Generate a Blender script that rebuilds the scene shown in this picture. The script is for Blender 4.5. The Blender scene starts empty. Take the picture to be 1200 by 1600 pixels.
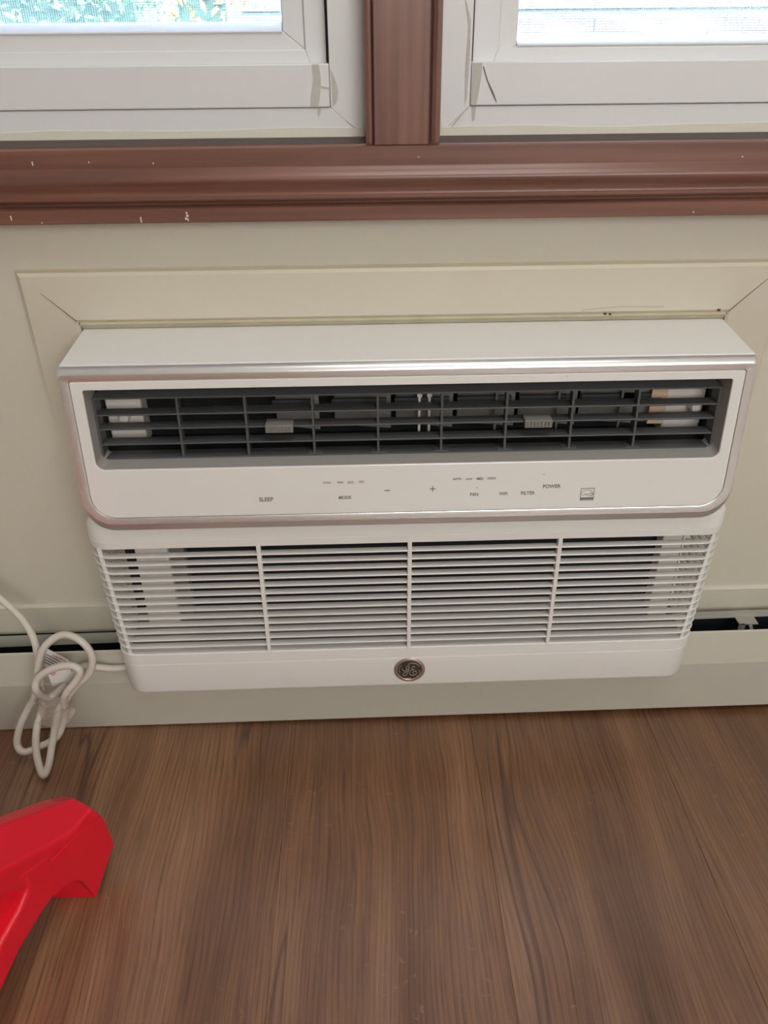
import bpy, bmesh, math, random
from mathutils import Vector, Matrix
random.seed(7)
S = bpy.context.scene
COL = S.collection
PI = math.pi

def lin(r, g, b):
    f = lambda c: (c/255)/12.92 if c/255 <= .04045 else ((c/255+.055)/1.055)**2.4
    return (f(r), f(g), f(b), 1)

# ------------------------------------------------------------------ camera
cam = bpy.data.cameras.new('camera'); co = bpy.data.objects.new('camera', cam); COL.objects.link(co)
pitch, yaw, roll = .55, .0244, .0089
fw = Vector((math.sin(yaw)*math.cos(pitch), math.cos(yaw)*math.cos(pitch), -math.sin(pitch)))
r0 = Vector((math.cos(yaw), -math.sin(yaw), 0)); d0 = fw.cross(r0)
rr = math.cos(roll)*r0 + math.sin(roll)*d0; dd = fw.cross(rr)
M = Matrix((rr, -dd, -fw)).transposed().to_4x4(); M.translation = Vector((-.043, -.7953, .7662))
co.matrix_world = M
cam.sensor_width = 36; cam.lens = 1240/1600*36; cam.clip_start = .02
S.camera = co

# ------------------------------------------------------------------ sky, sun, fill lights, exposure
S.view_settings.view_transform = 'Standard'; S.view_settings.look = 'None'
S.view_settings.gamma = 1; S.view_settings.use_curve_mapping = False
S.view_settings.exposure = 0.2
w = bpy.data.worlds.new('sky'); S.world = w; w.use_nodes = True
nt = w.node_tree; bg = nt.nodes['Background']
sky = nt.nodes.new('ShaderNodeTexSky'); sky.sky_type = 'NISHITA'; sky.sun_disc = False
sky.sun_elevation = math.radians(48); sky.sun_rotation = math.radians(120); sky.dust_density = 2.5
nt.links.new(sky.outputs[0], bg.inputs[0]); bg.inputs[1].default_value = 14.0
sun = bpy.data.lights.new('sun', 'SUN'); sun.energy = .8; sun.angle = .01; sun.color = (1, .95, .86)
so = bpy.data.objects.new('sun', sun); COL.objects.link(so)
so.rotation_euler = (math.radians(42), 0, math.radians(25))
def area(name, loc, target, sx, sy, energy, color):
    l = bpy.data.lights.new(name, 'AREA'); l.shape = 'RECTANGLE'; l.size = sx; l.size_y = sy
    l.energy = energy; l.color = color
    o = bpy.data.objects.new(name, l); COL.objects.link(o); o.location = loc
    o.rotation_euler = (Vector(target)-Vector(loc)).to_track_quat('-Z', 'Y').to_euler()
    return o
area('room_fill_light', (.9, -3.3, 1.6), (0, 0, .6), 1.8, 1.3, 39, (1, .975, .94))  # unseen soft fill, added behind the camera to light the wall
area('overhead_fill_light', (.30, -.85, 2.34), (.25, -.55, 0), .8, .8, 10, (1, .98, .95))  # unseen fill added overhead to brighten upward faces

# ------------------------------------------------------------------ materials
def mat(name, col, rough=.5, metal=0, bump=0, bscale=300, var=0, vscale=6, coat=0, spec=.5, col2=None, trans=0):
    m = bpy.data.materials.new(name); m.use_nodes = True; t = m.node_tree; b = t.nodes['Principled BSDF']
    b.inputs['Base Color'].default_value = col; b.inputs['Roughness'].default_value = rough
    b.inputs['Metallic'].default_value = metal; b.inputs['Specular IOR Level'].default_value = spec
    b.inputs['Coat Weight'].default_value = coat; b.inputs['Coat Roughness'].default_value = .15
    if trans: b.inputs['Transmission Weight'].default_value = trans
    geo = t.nodes.new('ShaderNodeNewGeometry')
    if var:
        n = t.nodes.new('ShaderNodeTexNoise'); n.inputs['Scale'].default_value = vscale; n.inputs['Detail'].default_value = 4
        t.links.new(geo.outputs['Position'], n.inputs['Vector'])
        mx = t.nodes.new('ShaderNodeMix'); mx.data_type = 'RGBA'
        mx.inputs[6].default_value = col
        mx.inputs[7].default_value = col2 or tuple(c*(1-var) for c in col[:3])+(1,)
        t.links.new(n.outputs[0], mx.inputs[0]); t.links.new(mx.outputs[2], b.inputs['Base Color'])
    if bump:
        n2 = t.nodes.new('ShaderNodeTexNoise'); n2.inputs['Scale'].default_value = bscale; n2.inputs['Detail'].default_value = 3
        t.links.new(geo.outputs['Position'], n2.inputs['Vector'])
        bp = t.nodes.new('ShaderNodeBump'); bp.inputs['Strength'].default_value = bump; bp.inputs['Distance'].default_value = .001
        t.links.new(n2.outputs[0], bp.inputs['Height']); t.links.new(bp.outputs[0], b.inputs['Normal'])
    return m

def wood_floor():
    m = bpy.data.materials.new('oak_plank'); m.use_nodes = True; t = m.node_tree; b = t.nodes['Principled BSDF']
    N = t.nodes.new; L = t.links.new
    geo = N('ShaderNodeNewGeometry'); oi = N('ShaderNodeObjectInfo')
    off = N('ShaderNodeVectorMath'); off.operation = 'SCALE'; off.inputs['Scale'].default_value = 7.3
    comb = N('ShaderNodeCombineXYZ')
    for i in range(3): L(oi.outputs['Random'], comb.inputs[i])
    L(comb.outputs[0], off.inputs[0])
    add = N('ShaderNodeVectorMath'); L(geo.outputs['Position'], add.inputs[0]); L(off.outputs[0], add.inputs[1])
    # slow warp so the grain bends round knots
    mp0 = N('ShaderNodeMapping'); mp0.inputs['Scale'].default_value = (7, 2.2, 1); L(add.outputs[0], mp0.inputs[0])
    wn = N('ShaderNodeTexNoise'); wn.inputs['Scale'].default_value = 1; wn.inputs['Detail'].default_value = 2; L(mp0.outputs[0], wn.inputs[0])
    wsc = N('ShaderNodeVectorMath'); wsc.operation = 'MULTIPLY_ADD'
    wsc.inputs[1].default_value = (.055, 0, 0); L(wn.outputs[0], wsc.inputs[0]); L(add.outputs[0], wsc.inputs[2])
    def noise(sx, sy, det, rough=.6, src=wsc):
        mp = N('ShaderNodeMapping'); mp.inputs['Scale'].default_value = (sx, sy, 1); L(src.outputs[0], mp.inputs[0])
        n = N('ShaderNodeTexNoise'); n.inputs['Scale'].default_value = 1; n.inputs['Detail'].default_value = det
        n.inputs['Roughness'].default_value = rough; L(mp.outputs[0], n.inputs[0]); return n
    def ramp(src, *els):
        r = N('ShaderNodeValToRGB'); e = r.color_ramp.elements
        e[0].position, e[0].color = els[0]; e[1].position, e[1].color = els[-1]
        for p, c in els[1:-1]: q = e.new(p); q.color = c
        L(src, r.inputs[0]); return r
    big = noise(14, 1.5, 4)
    base = ramp(big.outputs[0], (.28, lin(100, 66, 42)), (.5, lin(126, 88, 60)), (.74, lin(156, 118, 88)))
    # growth rings: dark fine lines along the board
    mpw = N('ShaderNodeMapping'); mpw.inputs['Scale'].default_value = (1, .035, 1); L(wsc.outputs[0], mpw.inputs[0])
    wv = N('ShaderNodeTexWave'); wv.wave_type = 'BANDS'; wv.bands_direction = 'X'; wv.inputs['Scale'].default_value = 58
    wv.inputs['Distortion'].default_value = 5; wv.inputs['Detail'].default_value = 3; wv.inputs['Detail Scale'].default_value = .6
    L(mpw.outputs[0], wv.inputs[0])
    lines = ramp(wv.outputs[1], (0, (.62, .58, .55, 1)), (.2, (.93, .92, .91, 1)), (1, (1.05, 1.05, 1.05, 1)))
    fine = noise(560, 11, 3, .7)
    fl = ramp(fine.outputs[0], (.34, (.62, .58, .55, 1)), (.48, (.98, .98, .98, 1)), (.70, (1.22, 1.2, 1.16, 1)))
    crack = noise(16, .9, 2, .5)
    ck = ramp(crack.outputs[0], (.490, (1, 1, 1, 1)), (.5, (.42, .37, .35, 1)), (.510, (1, 1, 1, 1)))
    cm = noise(5, 3, 1); cmr = ramp(cm.outputs[0], (.52, (0, 0, 0, 1)), (.6, (1, 1, 1, 1)))
    def mul(a, bb, f=1.0, fsrc=None):
        x = N('ShaderNodeMix'); x.data_type = 'RGBA'; x.blend_type = 'MULTIPLY'; x.inputs[0].default_value = f
        if fsrc: L(fsrc, x.inputs[0])
        L(a, x.inputs[6]); L(bb, x.inputs[7]); return x.outputs[2]
    c = mul(base.outputs[0], lines.outputs[0], .6); c = mul(c, fl.outputs[0], .95); c = mul(c, ck.outputs[0], 1, cmr.outputs[0])
    # short pale medullary flecks across the grain
    fk = noise(95, 150, 2, .5); fkr = ramp(fk.outputs[0], (.66, (0, 0, 0, 1)), (.74, (.28, .28, .28, 1)))
    fm = noise(9, 4, 1); fmr = ramp(fm.outputs[0], (.52, (0, 0, 0, 1)), (.62, (1, 1, 1, 1)))
    fx = N('ShaderNodeMath'); fx.operation = 'MULTIPLY'; L(fkr.outputs[0], fx.inputs[0]); L(fmr.outputs[0], fx.inputs[1])
    mxf = N('ShaderNodeMix'); mxf.data_type = 'RGBA'; L(fx.outputs[0], mxf.inputs[0]); L(c, mxf.inputs[6]); mxf.inputs[7].default_value = lin(176, 142, 116)
    hs = N('ShaderNodeHueSaturation'); L(mxf.outputs[2], hs.inputs['Color'])
    mr = N('ShaderNodeMapRange'); mr.inputs[3].default_value = .88; mr.inputs[4].default_value = 1.1
    L(oi.outputs['Random'], mr.inputs[0]); L(mr.outputs[0], hs.inputs['Value'])
    L(hs.outputs[0], b.inputs['Base Color'])
    b.inputs['Roughness'].default_value = .37; b.inputs['Specular IOR Level'].default_value = 1.0
    bp = N('ShaderNodeBump'); bp.inputs['Strength'].default_value = .4; bp.inputs['Distance'].default_value = .0007
    L(fine.outputs[0], bp.inputs['Height']); L(bp.outputs[0], b.inputs['Normal'])
    return m

def trim_wood(name, along):
    m = bpy.data.materials.new(name); m.use_nodes = True; t = m.node_tree; b = t.nodes['Principled BSDF']
    N = t.nodes.new; L = t.links.new
    geo = N('ShaderNodeNewGeometry'); mp = N('ShaderNodeMapping'); L(geo.outputs['Position'], mp.inputs[0])
    mp.inputs['Scale'].default_value = (3, 60, 90) if along == 'x' else (110, 60, 3)
    n = N('ShaderNodeTexNoise'); n.inputs['Scale'].default_value = 1; n.inputs['Detail'].default_value = 5; L(mp.outputs[0], n.inputs[0])
    r = N('ShaderNodeValToRGB'); e = r.color_ramp.elements
    e[0].position = .3; e[0].color = lin(99, 64, 54); e[1].position = .7; e[1].color = lin(134, 92, 77)
    L(n.outputs[0], r.inputs[0])
    # scuffs and chips in the varnish
    n2 = N('ShaderNodeTexNoise'); n2.inputs['Scale'].default_value = 42; n2.inputs['Detail'].default_value = 6; L(geo.outputs['Position'], n2.inputs[0])
    r2 = N('ShaderNodeValToRGB'); r2.color_ramp.elements[0].position = .70; r2.color_ramp.elements[0].color = (0, 0, 0, 1)
    r2.color_ramp.elements[1].position = .76; r2.color_ramp.elements[1].color = (.35, .35, .35, 1); L(n2.outputs[0], r2.inputs[0])
    x = N('ShaderNodeMix'); x.data_type = 'RGBA'; L(r2.outputs[0], x.inputs[0]); L(r.outputs[0], x.inputs[6]); x.inputs[7].default_value = lin(66, 44, 40)
    L(x.outputs[2], b.inputs['Base Color'])
    b.inputs['Roughness'].default_value = .36; b.inputs['Coat Weight'].default_value = .35; b.inputs['Coat Roughness'].default_value = .22
    bp = N('ShaderNodeBump'); bp.inputs['Strength'].default_value = .15; bp.inputs['Distance'].default_value = .0006
    L(n.outputs[0], bp.inputs['Height']); L(bp.outputs[0], b.inputs['Normal'])
    return m

def glass_mat():
    m = bpy.data.materials.new('window_glass'); m.use_nodes = True; t = m.node_tree; t.nodes.clear(); N = t.nodes.new; L = t.links.new
    o = N('ShaderNodeOutputMaterial'); tr = N('ShaderNodeBsdfTransparent'); gl = N('ShaderNodeBsdfGlossy'); gl.inputs['Roughness'].default_value = .02
    fr = N('ShaderNodeFresnel'); fr.inputs[0].default_value = 1.45; mx = N('ShaderNodeMixShader')
    tr.inputs[0].default_value = (.93, .96, .95, 1)
    L(fr.outputs[0], mx.inputs[0]); L(tr.outputs[0], mx.inputs[1]); L(gl.outputs[0], mx.inputs[2]); L(mx.outputs[0], o.inputs[0]); return m
def clear_plastic():
    m = bpy.data.materials.new('clear_plastic'); m.use_nodes = True; t = m.node_tree; t.nodes.clear(); N = t.nodes.new; L = t.links.new
    o = N('ShaderNodeOutputMaterial'); tr = N('ShaderNodeBsdfTransparent'); p = N('ShaderNodeBsdfPrincipled')
    p.inputs['Base Color'].default_value = lin(205, 190, 180); p.inputs['Roughness'].default_value = .2
    mx = N('ShaderNodeMixShader'); mx.inputs[0].default_value = .3
    L(tr.outputs[0], mx.inputs[1]); L(p.outputs[0], mx.inputs[2]); L(mx.outputs[0], o.inputs[0]); return m

m_wall = mat('cream_paint', lin(208, 203, 187), .5, bump=.25, bscale=140, var=.05, vscale=5)
m_room = mat('room_paint', lin(214, 208, 196), .8)
m_ceil = mat('ceiling_paint', lin(235, 233, 228), .9)
m_ring = mat('cream_gloss_paint', lin(210, 204, 187), .42, bump=.25, bscale=90, var=.06, vscale=12)
m_caulk = mat('old_caulk', lin(196, 188, 166), .6, bump=.4, bscale=160, var=.2, vscale=40, col2=lin(172, 162, 136))
m_dirt = mat('grime', lin(118, 98, 68), .9)
m_edge = mat('dark_cream_edge', lin(184, 173, 148), .8)
m_speck = mat('dark_speck', lin(70, 58, 48), .8)
m_vinyl = mat('white_vinyl', lin(220, 221, 222), .38, bump=.08, bscale=200, var=.03, vscale=10)
m_seam = mat('crack_grey', lin(120, 118, 118), .8)  # grey of the thin crack on the right window
m_smear = mat('dried_caulk_smear', lin(198, 196, 190), .7, bump=.6, bscale=250, var=.18, vscale=120)
m_gap = mat('black_gasket', lin(28, 32, 40), .8)
m_white = mat('white_plastic', lin(229, 228, 225), .34, bump=.03, bscale=500)
m_whitegloss = mat('white_gloss_panel', lin(228, 227, 224), .16, coat=.4)
m_silver = mat('satin_silver', lin(238, 237, 236), .27, metal=.8)
m_silver2 = mat('polished_silver', lin(232, 232, 232), .28, metal=.75)
m_dark = mat('charcoal_plastic', lin(78, 80, 82), .5)
m_recess = mat('grey_recess_plastic', lin(142, 139, 136), .5)
m_vane = mat('grey_vane_plastic', lin(120, 118, 114), .55)
m_vdark = mat('dark_vane_plastic', lin(52, 58, 62), .55)
m_black = mat('black_interior', lin(14, 20, 25), .8)
m_inwhite = mat('white_inner_plastic', lin(226, 222, 216), .45)
m_beige = mat('beige_foam', lin(212, 186, 158), .7)
m_coil = mat('grey_filter', lin(64, 64, 66), .7)
m_text = mat('grey_print', lin(112, 110, 106), .6)
m_chrome = mat('badge_chrome', lin(176, 160, 148), .38, metal=.7)
m_mono = mat('badge_relief', lin(158, 146, 136), .4, metal=.2)
m_badge = mat('badge_dark', lin(58, 49, 42), .3)
m_heater = mat('heater_enamel', lin(196, 193, 180), .45, bump=.05, bscale=200, var=.04, vscale=8)
m_damper = mat('heater_damper_grey', lin(166, 164, 154), .4)
m_slot = mat('heater_dark_inside', lin(22, 32, 44), .7)
m_cord = mat('white_cord_vinyl', lin(206, 200, 190), .42)
m_tag = mat('label_white', lin(228, 226, 224), .4)
m_red_ink = mat('label_red_ink', lin(205, 70, 80), .5)
m_black_ink = mat('label_black_ink', lin(70, 70, 74), .5)
m_red = mat('red_plastic', lin(224, 20, 42), .36, bump=.12, bscale=700)
m_floor = wood_floor(); m_trimx = trim_wood('mahogany_rail', 'x'); m_trimz = trim_wood('mahogany_post', 'z')
m_ledge = mat('dark_brown_ledge', lin(74, 58, 54), .5, var=.3, vscale=30)  # darker brown for the thin plate on the sill ledge
m_paint = mat('cream_paint_fleck', lin(222, 216, 204), .6)
m_glass = glass_mat(); m_clear = clear_plastic()
m_screen = mat('screen_wire', lin(150, 160, 168), .6)
m_leaf = mat('hedge_leaf', lin(38, 76, 56), .5, var=.5, vscale=5, col2=lin(62, 92, 60))
m_leaf_y = mat('yellow_leaf', lin(104, 84, 12), .5, var=.5, vscale=9, col2=lin(104, 92, 44))
m_twig = mat('hedge_core', lin(28, 52, 42), .9)
m_siding = mat('pale_blue_siding', lin(52, 60, 63), .7)
m_brick = mat('pinkish_brick', lin(52, 37, 35), .9, var=.3, vscale=14, col2=lin(42, 38, 38))
m_gravel = mat('pale_concrete', lin(64, 63, 61), .9, var=.2, vscale=2)

# ------------------------------------------------------------------ mesh helpers
def link(name, me, parent=None):
    o = bpy.data.objects.new(name, me); COL.objects.link(o)
    if parent: o.parent = parent; o.matrix_parent_inverse = Matrix.Identity(4)
    return o
def mesh(name, verts, faces, m, parent=None, smooth=False, bev=0, seg=2, wn=False):
    me = bpy.data.meshes.new(name); me.from_pydata([tuple(v) for v in verts], [], faces); me.update()
    b = bmesh.new(); b.from_mesh(me); bmesh.ops.recalc_face_normals(b, faces=b.faces[:]); b.to_mesh(me); b.free()
    me.materials.append(m)
    o = link(name, me, parent)
    if smooth:
        for p in me.polygons: p.use_smooth = True
        try: me.set_sharp_from_angle(angle=math.radians(38))
        except Exception: pass
    if bev:
        md = o.modifiers.new('bevel', 'BEVEL'); md.width = bev; md.segments = seg; md.limit_method = 'ANGLE'; md.angle_limit = math.radians(30)
        for p in me.polygons: p.use_smooth = True
        try: me.set_sharp_from_angle(angle=math.radians(32))
        except Exception: pass
    return o
class G:
    """collects shapes into one vertex / face list"""
    def __init__(s): s.v = []; s.f = []
    def add(s, v, f):
        k = len(s.v); s.v += [Vector(x) for x in v]; s.f += [tuple(i+k for i in q) for q in f]; return s
    def box(s, x0, x1, y0, y1, z0, z1):
        v = [(x, y, z) for x in (x0, x1) for y in (y0, y1) for z in (z0, z1)]
        return s.add(v, [(0, 1, 3, 2), (4, 6, 7, 5), (0, 4, 5, 1), (2, 3, 7, 6), (0, 2, 6, 4), (1, 5, 7, 3)])
    def prism(s, poly, fa, fb):
        """poly = list of 2D points; fa, fb map a 2D point to its two 3D ends"""
        n = len(poly); v = [fa(p) for p in poly]+[fb(p) for p in poly]
        f = [tuple(range(n))[::-1], tuple(range(n, 2*n))]+[(i, (i+1) % n, n+(i+1) % n, n+i) for i in range(n)]
        return s.add(v, f)
    def rings(s, rs, closed=True, caps=(False, False), loop=False):
        n = len(rs[0]); v = [p for r in rs for p in r]; f = []
        m = len(rs)
        for a in range(m if loop else m-1):
            b = (a+1) % m
            for i in range(n if closed else n-1):
                j = (i+1) % n; f.append((a*n+i, a*n+j, b*n+j, b*n+i))
        if caps[0]: f.append(tuple(range(n))[::-1])
        if caps[1]: f.append(tuple(range((m-1)*n, m*n)))
        return s.add(v, f)
    def tube(s, pts, r, k=10, caps=True, closed=False):
        pts = [Vector(p) for p in pts]; n = len(pts); rs = []; up = Vector((.13, .3, .95)).normalized()
        for i, p in enumerate(pts):
            a = pts[(i-1) % n] if closed or i else p; b = pts[(i+1) % n] if closed or i < n-1 else p
            t = (b-a).normalized(); s1 = up-t*up.dot(t)
            if s1.length < 1e-4: s1 = t.orthogonal()
            s1.normalize(); up = s1; s2 = t.cross(s1)
            rs.append([p+(s1*math.cos(2*PI*j/k)+s2*math.sin(2*PI*j/k))*r for j in range(k)])
        if closed: rs.append(rs[0])
        return s.rings(rs, True, (caps and not closed, caps and not closed))
    def out(s, name, m, parent=None, **kw): return mesh(name, s.v, s.f, m, parent, **kw)
def tag(o, label=None, cat=None, group=None, kind=None):
    if label: o['label'] = label
    if cat: o['category'] = cat
    if group: o['group'] = group
    if kind: o['kind'] = kind
    return o
def struct(o, label=None): o['kind'] = 'structure'; (label and o.__setitem__('label', label)); return o
def empty(name, loc=(0, 0, 0)):
    o = bpy.data.objects.new(name, None); COL.objects.link(o); o.location = loc; o.empty_display_size = .05; return o
def smoothpath(P, sub=6):
    P = [Vector(p) for p in P]; o = []
    for i in range(len(P)-1):
        a = P[max(i-1, 0)]; b = P[i]; c = P[i+1]; d = P[min(i+2, len(P)-1)]
        for k in range(sub):
            t = k/sub; o.append(.5*((2*b)+(c-a)*t+(2*a-5*b+4*c-d)*t*t+(3*b-a-3*c+d)*t**3))
    o.append(P[-1]); return o
def rrect(hw, z0, z1, rb, rt, n=8, cx=0):
    """closed outline in (x, z), counter-clockwise from bottom right; rb / rt = bottom / top corner radii"""
    o = []
    for (x, z, r, a0) in ((hw, z0, rb, -90), (hw, z1, rt, 0), (-hw, z1, rt, 90), (-hw, z0, rb, 180)):
        sx = 1 if x > 0 else -1; sz = 1 if z == z1 else -1
        px, pz = x-sx*r, z-sz*r
        for i in range(n+1):
            a = math.radians(a0+90*i/n); o.append((cx+px+r*math.cos(a), pz+r*math.sin(a)))
    return o

# ================================================================== ROOM SHELL
fl = struct(G().box(-2.3, 2.3, -3.7, .12, -.06, -.004).out('floor', m_gap), 'brown oak plank floor')
pw = .2285; k = 0
plank_me = None
for i in range(-9, 10):
    x = .083+pw*i
    if plank_me is None:
        # flat top, eased long edges
        g = G().prism([(.00008, -.0004), (.0004, 0), (pw-.0004, 0), (pw-.00008, -.0004), (pw-.00008, -.004), (.00008, -.004)],
                      lambda p: (p[0], -3.7, p[1]), lambda p: (p[0], .10, p[1]))
        o = g.out('plank', m_floor, fl); plank_me = o.data
    else: o = link('plank', plank_me, fl)
    o.location = (x, 0, 0)

wb = G()
wb.box(-2.3, 2.3, 0, .12, -.06, .66); wb.box(-2.3, -.93, 0, .12, .66, 2.4); wb.box(.93, 2.3, 0, .12, .66, 2.4)
wb.box(-.93, .93, 0, .12, 1.96, 2.4); wb.box(-.0290, .0208, 0.0, .12, .66, 1.96)
struct(wb.out('wall_back', m_wall), 'cream painted wall below the windows')
struct(G().box(-2.42, -2.3, -3.7, .12, -.06, 2.4).out('wall_left', m_room)); struct(G().box(2.3, 2.42, -3.7, .12, -.06, 2.4).out('wall_right', m_room))
struct(G().box(-2.42, 2.42, -3.82, -3.7, -.06, 2.4).out('wall_front', m_room)); struct(G().box(-2.42, 2.42, -3.82, .12, 2.4, 2.5).out('ceiling', m_ceil))

# low band of the wall just above the heater
struct(G().prism([(0, .1155), (-.0045, .1155), (-.0045, .1540), (-.003, .1555), (0, .1565)],
                 lambda p: (-1., p[0], p[1]-.0080+(p[1]-.1155)*.1), lambda p: (1., p[0], p[1]+.0080-(p[1]-.1155)*.1)).out('baseboard_back', m_wall), 'cream wall band just above the baseboard heater')

# mitred surround boards round the air conditioner
RI, ZI, RO, ZO, YB = .3285, .5135, .3815, .5655, -.0075
prof = [(0, 0), (0, YB+.002), (.06, YB), (.90, YB-.0012), (.965, YB+.0015), (1, YB+.004), (1, 0)]   # 0 = inner edge, 1 = outer edge
def ring_pt(side, u, y, end):
    hw = RI+(RO-RI)*u; zt = ZI+(ZO-ZI)*u
    if side == 'top': return (hw*(-1 if end == 0 else 1), y, zt)
    x = -hw if side == 'left' else hw
    return (x, y*(1 if end == 0 else .03), zt if end == 0 else .395)
rt = None
for side, nm in (('top', 'trim_1'), ('left', 'trim_2'), ('right', 'trim_3')):
    o = G().prism(prof, lambda p, s=side: ring_pt(s, p[0], p[1], 0), lambda p, s=side: ring_pt(s, p[0], p[1], 1)).out(nm, m_ring)
    struct(o, {'top': 'cream board above the air conditioner', 'left': 'cream upright board left of the air conditioner', 'right': 'cream upright board right of the air conditioner'}[side])
    if side == 'top': rt = o
# darker cream strip along the top outer edge of the surround, hairline mitre cracks, caulk
def strip(name, pts, wd, y, m, parent=None, up=(0, 0, 1)):
    pts = [Vector((p[0], y, p[1])) for p in pts]; L = []; R = []
    for i, p in enumerate(pts):
        t = (pts[min(i+1, len(pts)-1)]-pts[max(i-1, 0)]).normalized(); nrm = Vector((-t.z, 0, t.x))
        w_ = wd[i] if isinstance(wd, (list, tuple)) else wd
        L.append(p+nrm*w_/2); R.append(p-nrm*w_/2)
    th = Vector((0, .0006, 0)); g = G(); g.rings([[a, b, b+th, a+th] for a, b in zip(L, R)], True, (True, True))
    return g.out(name, m, parent)
strip('mitre_crack', [(-.3300, .5150), (-.345, .5300), (-.3600, .5445)], [.0007, .0004, .0002], YB-.0012, m_dirt, rt)
strip('mitre_crack', [(.3295, .5145), (.352, .5375), (.3805, .5645)], [.0006, .0004, .0003], YB-.0012, m_dirt, rt)
strip('hairline_crack', [(.178, .5185), (.205, .5205), (.222, .5218), (.262, .5208)], [.0002, .0003, .0003, .0002], YB-.0006, m_caulk, rt)
cpts = [(-.329+.658*i/40, .5128+.0006*math.sin(i*.9)*random.random()) for i in range(41)]
strip('caulk_crease', cpts, [.0014+.001*(1 if i < 5 else .35*random.random()) for i in range(41)], YB-.0003, m_dirt, rt)
strip('edge_strip', [(-RO+.002+(2*RO-.004)*i/30, ZO-.0012) for i in range(31)], [.0026+.0008*random.random() for i in range(31)], YB+.0012, m_edge, rt)
g = G()
for x, z in ((.208, .5137), (.3195, .5163), (.203, .5142)):
    g.tube([(x-.0012, YB-.0006, z), (x+.0013, YB-.0006, z)], .0011, 6)
tag(g.out('dirt_speck', m_speck, rt), kind='stuff')
struct(G().prism([(0, .5150), (-.0082, .5142), (-.0088, .5120), (-.0060, .5090), (-.0055, .5072), (0, .5072)],
                 lambda p: (-.3275, p[0], p[1]), lambda p: (.3275, p[0], p[1])).out('trim_4', m_caulk, smooth=True), 'cream caulk bead along the top of the air conditioner')

# mahogany casing under the windows
casing = [(.012, .6785), (-.0135, .6755), (-.0138, .6745), (-.0190, .6744), (-.0203, .6735), (-.0205, .6585), (-.0218, .6572), (-.0238, .6545),
          (-.0275, .6515), (-.0285, .6490), (-.0280, .6460), (-.0258, .6420), (-.0245, .6380), (-.0250, .6355), (-.0268, .6345), (-.0268, .6325),
          (-.0245, .6300), (-.0175, .6285), (-.0175, .6268), (-.0225, .6248), (-.0238, .6236), (-.0238, .6125), (-.0228, .6116), (0, .6114), (.012, .64)]
rail = G().prism(casing, lambda p: (-1.02, p[0], p[1]), lambda p: (1.02, p[0], p[1])).out('trim_5', m_trimx, smooth=True)
struct(rail, 'moulded mahogany rail under both windows')
G().prism([(.0119, .6789), (-.0134, .6759), (-.0134, .6753), (.0119, .6783)], lambda p: (-1.01, p[0], p[1]), lambda p: (1.01, p[0], p[1])).out('sill_ledge', m_ledge, rail)
g = G()   # paint flecks on the rail's lower edge
for x, z, wdt, h in ((-.2460, .6150, .0010, .0050), (-.3640, .6180, .0010, .0040), (-.2035, .6205, .0016, .0016), (-.2030, .6180, .0022, .0020), (-.2045, .6155, .0020, .0018),
                     (-.2028, .6145, .0012, .0020), (-.3880, .6165, .0060, .0010), (-.3830, .6180, .0050, .0008), (-.337, .6134, .001, .001), (.268, .6150, .0012, .0012)):
    g.box(x-wdt/2, x+wdt/2, -.0243, -.0236, z-h/2, z+h/2)
for x, z, wdt, h in ((-.335, .6635, .0009, .0034), (-.285, .664, .0008, .0014), (.305, .662, .0012, .0010), (.01, .665, .0008, .001), (-.228, .6625, .0007, .0016)):
    g.box(x-wdt/2, x+wdt/2, -.0209, -.0203, z-h/2, z+h/2)
tag(g.out('paint_fleck', m_paint, rail), kind='stuff')
# post between the windows
post = G().prism([(-.0295, -.0185), (-.0305, -.0150), (-.0375, -.0148), (-.0375, 0), (.0292, 0), (.0292, -.0148), (.0200, -.0150), (.0188, -.0185)],
                 lambda p: (p[0], p[1], .6748), lambda p: (p[0], p[1], 1.99)).out('trim_6', m_trimz, bev=.0006)
struct(post, 'mahogany post between the two windows')
for sx, xa, xb in ((-1, -.0372, -.0312), (1, .0208, .0290)):
    G().prism([(xa, -.0149), (xb, -.0149), (xb-.0006, -.0162), ((xa+xb)/2, -.0170), (xa+.0006, -.0160)], lambda p: (p[0], p[1], .6765), lambda p: (p[0], p[1], 1.95)).out('stop_bead', m_trimz, post)
for sx, xa in ((-1, -.0308), (1, .0203)):
    G().box(xa-.0005, xa+.0005, -.01525, -.0146, .6752, 1.95).out('joint_groove', m_gap, post)
for xs, nm, lb in ((-1, 'trim_7', 'mahogany casing left of the left window'), (1, 'trim_8', 'mahogany casing right of the right window')):
    x0, x1 = sorted((xs*.915, xs*1.02))
    struct(G().box(x0, x1, -.0185, 0, .6746, 1.99).out(nm, m_trimz, bev=.002), lb)
struct(G().box(-1.02, 1.02, -.0185, 0, 1.93, 2.03).out('trim_9', m_trimx, bev=.002), 'mahogany casing above the windows')

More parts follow.
